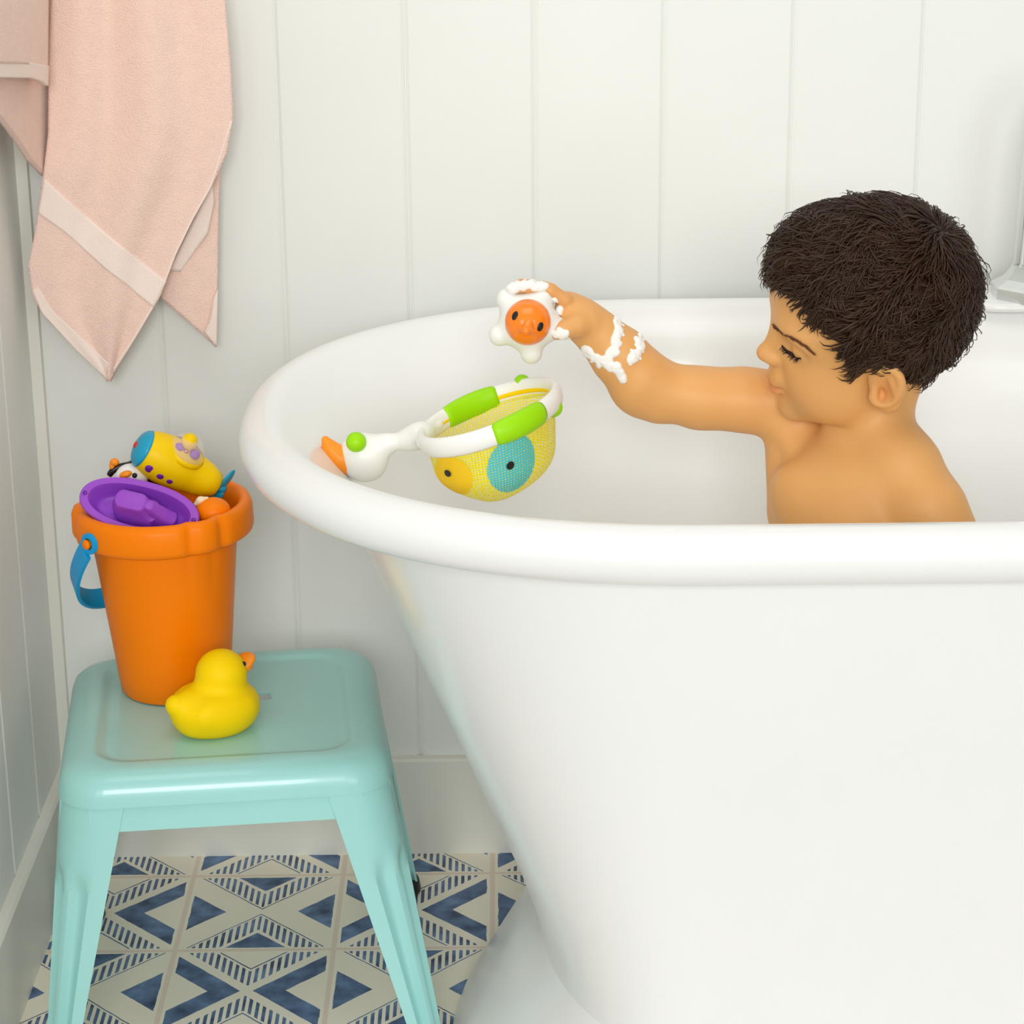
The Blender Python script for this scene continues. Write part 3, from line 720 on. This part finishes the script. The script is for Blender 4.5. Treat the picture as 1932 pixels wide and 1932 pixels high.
MB().tube([bagpt(t, .02) for t in T_], .0026, 8, False).build('bag_binding', 'yellow', net)
def patch(name, m, t0, v0, rt, rv, lift, ctr_pt=True, uvon=False):
    V = []; F = []; nr = 8; ns = 36
    def pp(t, v):
        c = bagpt(t, v); n = c-(rc+drop*v); n[2] *= .2; n /= np.linalg.norm(n); return c+n*lift
    for i in range(1, nr+1):
        for j in range(ns): q = 2*PI*j/ns; V.append(pp(t0+rt*i/nr*math.cos(q), v0+rv*i/nr*math.sin(q)))
    V.append(pp(t0, v0)); c = len(V)-1
    F += [(c, j, (j+1) % ns) for j in range(ns)]
    for i in range(nr-1): F += [(i*ns+j, i*ns+(j+1) % ns, (i+1)*ns+(j+1) % ns, (i+1)*ns+j) for j in range(ns)]
    o = mesh(name, V, F, m, net)
    if uvon:
        ul = o.data.uv_layers.new(name='uv'); V_ = np.array(V)
        for l in o.data.loops:
            i = l.vertex_index; 
            if i == c: tt, vv = t0, v0
            else: tt, vv = t0+rt*(i//ns+1)/nr*math.cos(2*PI*(i % ns)/ns), v0+rv*(i//ns+1)/nr*math.sin(2*PI*(i % ns)/ns)
            ul.data[l.index].uv = (tt/(2*PI), vv)
    return o
patch('printed_duck_patch', 'netorange', -2.02, .48, .40, .32, .0012)
patch('printed_fish_patch', 'netteal', -.98, .46, .40, .36, .0012, uvon=True)
patch('printed_eye', 'black', -2.05, .42, .07, .055, .0026); patch('printed_eye', 'black', -1.02, .44, .06, .05, .0026)
settle(net)

#@@TAP
# ------------------------------------------------------------------ tap on the far side of the tub
tp = aty(1944, 590, -.092); tp[2] = ZR+.0246
tap = thing('bath_tap', 'chrome gooseneck bath tap on the far rim of the bathtub', 'tap', tp)
octr = lambda r, z: [tp+np.array((r*math.cos(q+PI/8), r*math.sin(q+PI/8), z)) for q in np.linspace(0, 2*PI, 8, endpoint=False)]
MB().loft([octr(.0425, 0), octr(.0425, .011), octr(.040, .0135), octr(.030, .019), octr(.024, .027), octr(.021, .033)], True, True, True).build('flange', 'chrome', tap, smooth=False)
pth = smoothpath([tp+np.array(p) for p in ((0, 0, .028), (0, 0, .09), (0, 0, .15), (.006, -.002, .185), (.024, -.012, .212), (.05, -.03, .218), (.074, -.046, .200), (.082, -.052, .172))], 8)
MB().tube(pth, list(np.interp(np.linspace(0, 1, len(pth)), [0, .3, .5, 1], [.0205, .0165, .0135, .0115])), 24).build('spout', 'chrome', tap)
for sx in (-1, 1):
    pass
settle(tap)
#@@CHILD
# ------------------------------------------------------------------ the child
from mathutils.bvhtree import BVHTree
def head_rot(yaw, roll, pitch):
    f = np.array((-math.cos(yaw)*math.cos(pitch), math.sin(yaw)*math.cos(pitch), -math.sin(pitch)))
    l = np.cross((0, 0, 1), f); l /= np.linalg.norm(l); u = np.cross(f, l)
    return np.array([f, l*math.cos(roll)-u*math.sin(roll), u*math.cos(roll)+l*math.sin(roll)]).T
HR_ = head_rot(-.03, .315, .07); HO = np.array((.6835, -.50, .7590)); HS = .945
def hw_(f, l, u): return HO+HR_@(np.array((f, l, u))*HS)
def hl_(P): return ((np.asarray(P)-HO)@HR_)/HS
child = thing('person', 'small child with short dark hair sitting in the bathtub, arm stretched out', 'person', aty(1620, 990, -.48)*np.array((1, 1, 0))+np.array((0, 0, .40)))
S_ = SDF((.345, -.665, .385), (.835, -.345, .885), .0016)
def he(c, r, k=.012, cut=False, R=None):
    S_.ell(hw_(*c), np.array(r if hasattr(r, '__len__') else (r, r, r))*HS, HR_ if R is None else HR_@R, k, cut)
def hc(a, b, ra, rb, k=.008, cut=False): S_.cone(hw_(*a), hw_(*b), ra*HS, rb*HS, k, cut)
def rotm(axis, a): return np.array(Matrix.Rotation(a, 3, Vector(axis)))
# skull and face
he((-.009, 0, .026), (.079, .0715, .0735)); he((.034, 0, .036), (.048, .057, .052), .03)
he((.030, 0, -.024), (.049, .056, .060), .03)
for s in (-1, 1):
    he((.043, .028*s, -.047), (.029, .026, .027), .022)        # cheeks
    he((.020, .036*s, -.056), (.034, .020, .028), .02)         # jaw
    he((.062, .029*s, .017), (.017, .025, .010), .022)         # brow ridge
he((.049, 0, -.074), (.028, .030, .022), .02); he((.0655, 0, -.0865), (.0140, .0160, .0125), .014)     # jaw front, chin
for s in (-1, 1):
    he((.0760, .0305*s, -.002), (.011, .0165, .0100), .016, True)     # eye sockets
    he((.0600, .0300*s, -.0035), (.0135, .0140, .0120), .005)         # closed lids over the eyeballs
hc((.074, 0, .006), (.0905, 0, -.0235), .0055, .0074, .014); he((.0925, 0, -.0262), (.0082, .0088, .0074), .006)       # nose
for s in (-1, 1): he((.0855, .0085*s, -.0290), (.0072, .0058, .0055), .005); he((.0880, .0050*s, -.0350), (.0025, .0022, .0025), .002, True)
he((.0805, 0, -.0485), (.0088, .0180, .0105), .010)              # muzzle
he((.0845, 0, -.0540), (.0068, .0145, .0042), .004); he((.0825, 0, -.0635), (.0072, .0130, .0046), .004)    # lips
hc((.0930, 0, -.0584), (.0680, .0245, -.0550), .0015, .0013, .003, True); hc((.0930, 0, -.0584), (.0680, -.0245, -.0550), .0015, .0013, .003, True)
for s in (-1, 1): he((.0675, .0250*s, -.0540), (.0022, .0022, .0022), .004, True)
# ears
for s in (-1, 1):
    Re = rotm((0, 0, 1), .42*s*-1)@rotm((0, 1, 0), .22)
    c0 = np.array((-.006, .0735*s, -.026)); E_ = lambda a, b, c: tuple(c0+Re@np.array((a, b*s, c)))
    he(E_(0, 0, .004), (.0175, .0052, .0215), .005, R=Re); he(E_(.003, .0005, -.015), (.0105, .0048, .0105), .006, R=Re)
    tt = np.linspace(-.35, 1.35*PI, 15); hx_ = [E_(.0010-.0155*math.sin(a+.1), .0042, .0050+.0185*math.cos(a-.2)) for a in tt]
    S_.chain([hw_(*p) for p in hx_], [.0034*HS]*15, .003)
    he(E_(.0020, .0072, .0010), (.0090, .0046, .0125), .003, True, R=Re); he(E_(.0065, .0035, -.004), (.0045, .0055, .0060), .004, True, R=Re)
    he(E_(.0125, .0030, -.003), (.0035, .0035, .0055), .004, R=Re); he(E_(-.0060, .0045, .006), (.0022, .0022, .0105), .004, R=Re)
# neck and trunk
RS = aty(1470, 756, -.425); LS = aty(1738, 930, -.560); NB = aty(1606, 850, -.482)
acr = (LS-RS); acr /= np.linalg.norm(acr)
chn = np.cross((0, 0, 1), acr); chn /= np.linalg.norm(chn)
if chn[0] > 0: chn = -chn
upb = np.cross(acr, chn)*1.0
if upb[2] < 0: upb = -upb
TR_ = np.array([acr, chn, upb]).T
S_.cone(hw_(-.024, 0, -.050), NB-np.array((0, 0, .020)), .0315, .034, .012)
S_.cone(hw_(-.008, 0, -.060), NB+chn*.010-np.array((0, 0, .024)), .029, .030, .008)
cc = (RS+LS)/2; SH = aty(1756, 962, -.560)
S_.chain([aty(1652, 792, -.500), aty(1706, 884, -.532), SH], [.0285, .0300, .0270], .014)
S_.cone(RS+acr*.010, NB+np.array((0, 0, -.030)), .0225, .024, .012); S_.cone(aty(1494, 772, -.434), aty(1508, 960, -.456), .0255, .0285, .014)
cc = cc+acr*.010
S_.ell(cc+np.array((0, 0, -.052)), (.068, .054, .062), TR_, .02)
S_.ell(cc+np.array((.002, 0, -.085)), (.068, .055, .075), TR_, .03)
S_.ell(cc+np.array((.006, 0, -.165)), (.070, .058, .085), TR_, .04)
S_.ell(cc+acr*-.030+chn*.038+np.array((0, 0, -.048)), (.030, .018, .024), TR_, .02); S_.ell(cc+acr*.034+chn*.040+np.array((0, 0, -.055)), (.030, .018, .024), TR_, .02)
# clavicles
S_.cone(NB+chn*.036+acr*.010+np.array((0, 0, -.030)), SH+chn*.012+upb*.014, .0040, .0050, .012); S_.cone(NB+chn*.036-acr*.010+np.array((0, 0, -.036)), RS+chn*.014+upb*.004, .0040, .0050, .012)
# left arm hangs down behind the near rim
lel = aty(1800, 1090, -.575); S_.chain([SH, SH*.5+lel*.5+acr*.003, lel], [.0265, .0260, .0225], .02)
lwr = lel+np.array((-.085, -.012, -.040)); S_.chain([lel, lel*.6+lwr*.4, lwr], [.0225, .0230, .0165], .012)
S_.ell(lwr+np.array((-.022, 0, -.006)), (.024, .012, .018), None, .012)
for q in range(4): S_.chain([lwr+np.array((-.036, -.010+.007*q, -.008)), lwr+np.array((-.052, -.011+.0075*q, -.012)), lwr+np.array((-.060, -.011+.0075*q, -.019))], [.0056, .0052, .0044], .003)
S_.chain([lwr+np.array((-.016, -.012, -.002)), lwr+np.array((-.032, -.024, -.008)), lwr+np.array((-.042, -.026, -.014))], [.0065, .0056, .0048], .006)
# right arm reaching out to the left of the picture
AY = -.430
S_.chain([RS, aty(1400, 754, -.428), aty(1320, 751, AY), aty(1262, 738, AY)], [.0255, .0250, .0240, .0240], .02)
S_.chain([aty(1250, 738, AY), aty(1205, 712, AY-.002), aty(1166, 668, AY-.004), aty(1133, 634, AY-.006), aty(1116, 618, AY-.006)], [.0225, .0265, .0242, .0188, .0172], .010)
S_.cone(aty(1232, 744, AY+.002), aty(1215, 742, AY+.002), .0210, .0200, .02)
# hand: palm, four fingers over and behind the star, thumb at its near side
hy = -.440
S_.chain([aty(1118, 619, hy+.004), aty(1097, 602, hy+.002), aty(1070, 582, hy+.006)], [.0165, .0160, .0135], .010)
S_.ell(aty(1080, 588, hy+.008), (.0165, .0190, .0130), frame((-.8, 0, .6), (0, 0, 1)), .010)
fing = [([(1066, 566), (1038, 548), (1000, 540), (966, 545)], [hy-.006, hy-.008, hy-.009, hy-.010], [.0066, .0060, .0055, .0047]),
        ([(1066, 568), (1028, 545), (985, 539), (952, 560)], [hy+.006, hy+.008, hy+.011, hy+.012], [.0066, .0062, .0056, .0048]),
        ([(1070, 576), (1032, 556), (990, 556), (955, 580)], [hy+.018, hy+.022, hy+.027, hy+.026], [.0064, .0058, .0053, .0046]),
        ([(1078, 588), (1046, 576), (1008, 582), (985, 602)], [hy+.026, hy+.031, hy+.034, hy+.032], [.0058, .0052, .0046, .0041])]
for px, ys, rr in fing: S_.chain([aty(p[0], p[1], y) for p, y in zip(px, ys)], rr, .0035)
S_.chain([aty(1106, 610, hy-.008), aty(1088, 614, hy-.016), aty(1066, 622, hy-.021), aty(1049, 629, hy-.021)], [.0110, .0085, .0070, .0056], .007)
body = S_.build('body', 'skin', child, it=2); del S_
me = body.data; nv_ = len(me.vertices); CO = np.empty(nv_*3, np.float32); me.vertices.foreach_get('co', CO); CO = CO.reshape(-1, 3).astype(float)
NO = np.empty(nv_*3, np.float32); me.vertices.foreach_get('normal', NO); NO = NO.reshape(-1, 3).astype(float)
if ((CO-HO)*NO).sum(1)[np.linalg.norm(CO-HO, axis=1) < .1].mean() < 0: NO = -NO; me.flip_normals()
LC = hl_(CO)
# lips, cheeks and ears are naturally redder
tone = np.ones((nv_, 4), np.float32)
def tint(w_, c): tone[:, :3] *= 1-w_[:, None]*(1-np.array(c))[None]
g3 = lambda c, r: np.exp(-(((LC-np.array(c))/np.array(r))**2).sum(1))
tint(np.clip(1.35*np.maximum(g3((.087, 0, -.0545), (.010, .016, .0042)), g3((.085, 0, -.0630), (.010, .014, .0050))), 0, 1), (.92, .66, .72))
for s in (-1, 1): tint(g3((.056, .036*s, -.045), (.02, .018, .018)), (1, .90, .84)); tint(.7*g3((-.004, .074*s, -.022), (.012, .012, .014)), (.95, .74, .62))
tint(.6*g3((.098, 0, -.03), (.012, .012, .012)), (1, .88, .82))
ft = aty(1000, 545, hy); tint(.6*np.exp(-((CO-ft)**2).sum(1)/.035**2), (1, .86, .80))
at = me.color_attributes.new('tone', 'FLOAT_COLOR', 'POINT'); at.data.foreach_set('color', tone.ravel())
FQ = np.empty(len(me.polygons)*4, np.int32); me.polygons.foreach_get('vertices', FQ); FQ = FQ.reshape(-1, 4)
bvh = BVHTree.FromPolygons([tuple(p) for p in CO], [tuple(map(int, q)) for q in FQ])
def hit(px, py):
    d = _dir(px, py); d /= np.linalg.norm(d); h = bvh.ray_cast(Vector(CAM), Vector(d))
    return (np.array(h[0]), np.array(h[1])) if h[0] is not None else (None, None)
def near(p): h = bvh.find_nearest(Vector(p)); n = np.array(h[1]); p_ = np.array(h[0]); return p_, (n if n@(p_-HO) > 0 else -n)

# ---- hair: a cap grown over the scalp, then locks along the growth direction
front = [(1446, 522), (1475, 536), (1505, 546), (1540, 566), (1568, 600), (1592, 632), (1607, 664), (1622, 694), (1650, 699)]
tab = []
for p in front:
    h, n = hit(*p)
    if h is not None: q = hl_(h); tab.append((q[0], q[2]))
tab = sorted(tab); TF = [t[0] for t in tab]; TU = [t[1] for t in tab]
fb0 = TF[0]
TF = [-.12, -.075, -.045, min(-.026, fb0-.008)]+TF+[.2]; TU = [-.050, -.052, -.046, -.020]+TU+[TU[-1]+.0]
nzv = lambda P, s=60.: np.sin(P[:, 0]*s+1.3)*np.sin(P[:, 1]*s*1.1+.4)*np.sin(P[:, 2]*s*.9+2.1)
def hmask(L):     # >0 inside the hair, in metres above the hairline
    return L[:, 2]-np.interp(L[:, 0], TF, TU)+.004*np.sin(L[:, 0]*210+L[:, 1]*170)
hmv = hmask(LC); hmv[np.linalg.norm(CO-HO, axis=1) > .13*HS] = -1
earm = np.minimum(np.linalg.norm((LC-np.array((-.004, .078, -.024)))/np.array((1, 1, 1.15)), axis=1), np.linalg.norm((LC-np.array((-.004, -.078, -.024))), axis=1)) < .0245
hmv[earm] = -1
fm = (hmv[FQ] > 0).all(1); used = np.unique(FQ[fm]); remap = np.full(nv_, -1); remap[used] = np.arange(len(used))
lift = np.clip(hmv[used]/.022, 0, 1)**.6*.0095+.0012*nzv(CO[used], 190)
capV = CO[used]+NO[used]*lift[:, None]; capF = remap[FQ[fm]]
hair = mesh('hair', capV, capF, 'hair', child)
whorl = np.array((-.058, .012, .088))
def locks(n, seed):
    r = np.random.default_rng(seed); mb = MB()
    ii = r.choice(len(used), n)
    for i in ii:
        L = hl_(capV[i]); nn_ = NO[used[i]]; root = capV[i]-nn_*.003
        d = L-whorl; d = d+np.array((.55, 0, .0))*np.linalg.norm(d)*(L[0] > -.06)
        d = d/np.linalg.norm(d); d = HR_@d; d = d-nn_*(d@nn_); d /= np.linalg.norm(d)+1e-9
        sw_ = np.cross(nn_, d); cl = .8*math.sin(L[0]*85+L[2]*60+1.5*math.sin(L[1]*55))+.5*math.sin(L[0]*210-L[2]*160+L[1]*120)+.22*r.normal()
        d = d*math.cos(cl*.65)+sw_*math.sin(cl*.65); sd = np.cross(nn_, d)
        top = np.clip((L[2]-.02)/.08, 0, 1)
        ln = (.017+.014*r.random())*(.8+.55*top); k = r.normal()*.45+cl*.5; up_ = .0022+.0042*r.random()+.0035*top*r.random()
        if L[0] > .05: ln *= .8
        fly = r.random() < .05
        if fly: ln *= 1.25; up_ += .006*r.random()
        pts = []
        for q in (0, .25, .5, .75, 1):
            a = k*q
            pts.append(root+(d*math.sin(1.0*q*1.2)/1.05*math.cos(a*.5)+sd*math.sin(a)*.45*q)*ln+nn_*(.003+up_*math.sin(q*2.2)-.30*ln*q*q*.55))
        w0 = .00034+.00042*r.random()
        mb.tube(pts, [w0*.9, w0*1.25, w0*1.2, w0*.8, w0*.12], 4, True, ell=(.55, 1.2), up=nn_)
    return mb
lk = locks(11500, 7); lo_ = lk.build('hair_locks', 'hair', hair)
# ---- brow, lashes
def relaxline(P):
    for _ in range(4): P[1:-1] = (P[:-2]+2*P[1:-1]+P[2:])/4
    return P
def strokes(path, n, ln, rad, name, m, dirf, par=child, jit=.001, lift=.0004):
    P = []; q_ = np.array(path, float)
    for p in [q_[i]+(q_[i+1]-q_[i])*k/6 for i in range(len(q_)-1) for k in range(6)]+[q_[-1]]:
        h, nn_ = hit(*p)
        if h is not None: P.append(h)
    P = relaxline(np.array(P)); r = np.random.default_rng(3); mb = MB()
    for k in range(n):
        t = r.random(); x = t*(len(P)-1); i = min(int(x), len(P)-2); p = P[i]+(P[i+1]-P[i])*(x-i)+r.normal(size=3)*jit*(1-.6*t)
        c, nn_ = near(p); tg = P[i+1]-P[i]; tg /= np.linalg.norm(tg); d = dirf(tg, nn_, t, r); d /= np.linalg.norm(d)
        l_ = ln*(.7+.6*r.random())
        mb.tube([c+nn_*lift*.5, c+d*l_*.5+nn_*lift*1.5, c+d*l_+nn_*lift], [rad, rad*.8, rad*.2], 4, True)
    return mb.build(name, m, par)
strokes([(1457, 612), (1470, 624), (1495, 638), (1516, 650), (1531, 662)], 230, .0055, .00026, 'eyebrow', 'brow', lambda tg, n, t, r: tg+np.cross(n, tg)*(.30-.28*t)*(1 if np.cross(n, tg)[2] > 0 else -1)+r.normal(size=3)*.08, jit=.0008, lift=.0009)
lp = [(1475, 651), (1484, 662), (1496, 669), (1511, 676)]
LP_ = [hit(*p) for p in lp]; LP_ = [(h, n) for h, n in LP_ if h is not None]
lid = MB(); pts = smoothpath([h+(n if n@(CAM-h) > 0 else -n)*.0004 for h, n in LP_], 6); lid.tube(pts, list(np.interp(np.linspace(0, 1, len(pts)), [0, .5, 1], [.0006, .0017, .0009])), 6)
lido = lid.build('lash_line', 'lash', child)
strokes(lp, 46, .0044, .00030, 'eyelashes', 'lash', lambda tg, n, t, r: n*.8-HR_[:, 2]*.55+HR_[:, 0]*.25+tg*(.5*t)+r.normal(size=3)*.12, par=lido, jit=.0004, lift=.0012)
settle(child)

# ------------------------------------------------------------------ the toy in the hand
sc0 = aty(996, 608, -.452); gd = CAM-sc0; gd /= np.linalg.norm(gd); gr = np.cross((0, 0, 1), gd); gr /= np.linalg.norm(gr); gu = np.cross(gd, gr)
star = thing('star_toy', 'white star shaped bath toy with round orange face held in the raised hand', 'bath toy', sc0)
s = SDF(sc0-.045, sc0+.045, .001)
for k in range(5):
    a = math.radians(-84-72*k); d = gr*math.cos(a)+gu*math.sin(a)
    s.cone(sc0, sc0+d*.0270, .0195, .0098, .009)
s.build('body', 'star', star)
bc_ = sc0+gd*.0120
sphere_mb(MB(), bc_, .0203, n=24, m=32).build('face', 'toyball', star)
def onface(x, y): z = math.sqrt(max(0, .0203**2-x*x-y*y)); return bc_+gr*x+gu*y+gd*z
for x, y in ((-.0112, .0058), (.0108, -.0040)):
    p = onface(x, y); n = (p-bc_)/np.linalg.norm(p-bc_); e = gr*.35+gu; e -= n*(e@n); e /= np.linalg.norm(e)
    sphere_mb(MB(), p, (.0042, .0030, .0009), np.array([e, np.cross(n, e), n]).T, 10, 20).build('eye', 'black', star)
s = SDF(bc_+gd*.02-.02, bc_+gd*.02+.02, .0007); q = onface(.0005, -.0015)
tipb = onface(-.0015, -.0075)+gd*.0055
s.cone(q-gd*.002, tipb, .0048, .0026, .003); s.cone(onface(-.0060, -.0055)-gd*.001, tipb, .0032, .0022, .003); s.cone(onface(.0052, -.0080)-gd*.001, tipb, .0032, .0022, .003)
s.build('beak', 'toyball', star)
settle(star)

# ------------------------------------------------------------------ soap suds
def suds(name, label, pxs, n, r0, r1, spread, seed, voxel=.0006):
    r = np.random.default_rng(seed); C = []
    for px in pxs:
        for _ in range(n):
            p = (px[0]+r.normal()*spread, px[1]+r.normal()*spread); h, nn_ = hit(*p)
            if h is None: continue
            nn_ = nn_ if nn_@(CAM-h) > 0 else -nn_
            C.append((h+nn_*r.uniform(-.0006, .0003), r.uniform(r0, r1)))
    A = np.array([c for c, _ in C]); s = SDF(A.min(0)-.008, A.max(0)+.008, voxel)
    for c, rr in C: s.ell(c, rr, None, .0026)
    o = s.build(name, 'foam', None, it=1)
    return tag(o, label, 'foam', kind='stuff')
suds('soap_suds', 'band of white soap suds wrapped around the wrist of the reaching arm', [(1166, 606), (1168, 620), (1164, 634), (1162, 648), (1158, 662), (1150, 676), (1138, 684), (1124, 676), (1112, 668), (1148, 690), (1160, 690), (1168, 700), (1176, 712), (1206, 640), (1208, 655), (1200, 668), (1192, 676), (1105, 660)], 26, .0007, .0017, 4.6, 5)
suds('soap_suds', 'white soap suds on the fingertips above the star toy', [(985, 538), (1000, 536), (1012, 540), (1025, 540), (972, 540), (965, 545), (1045, 570), (1055, 585), (1052, 628), (1065, 632)], 20, .0008, .0018, 4.2, 6)
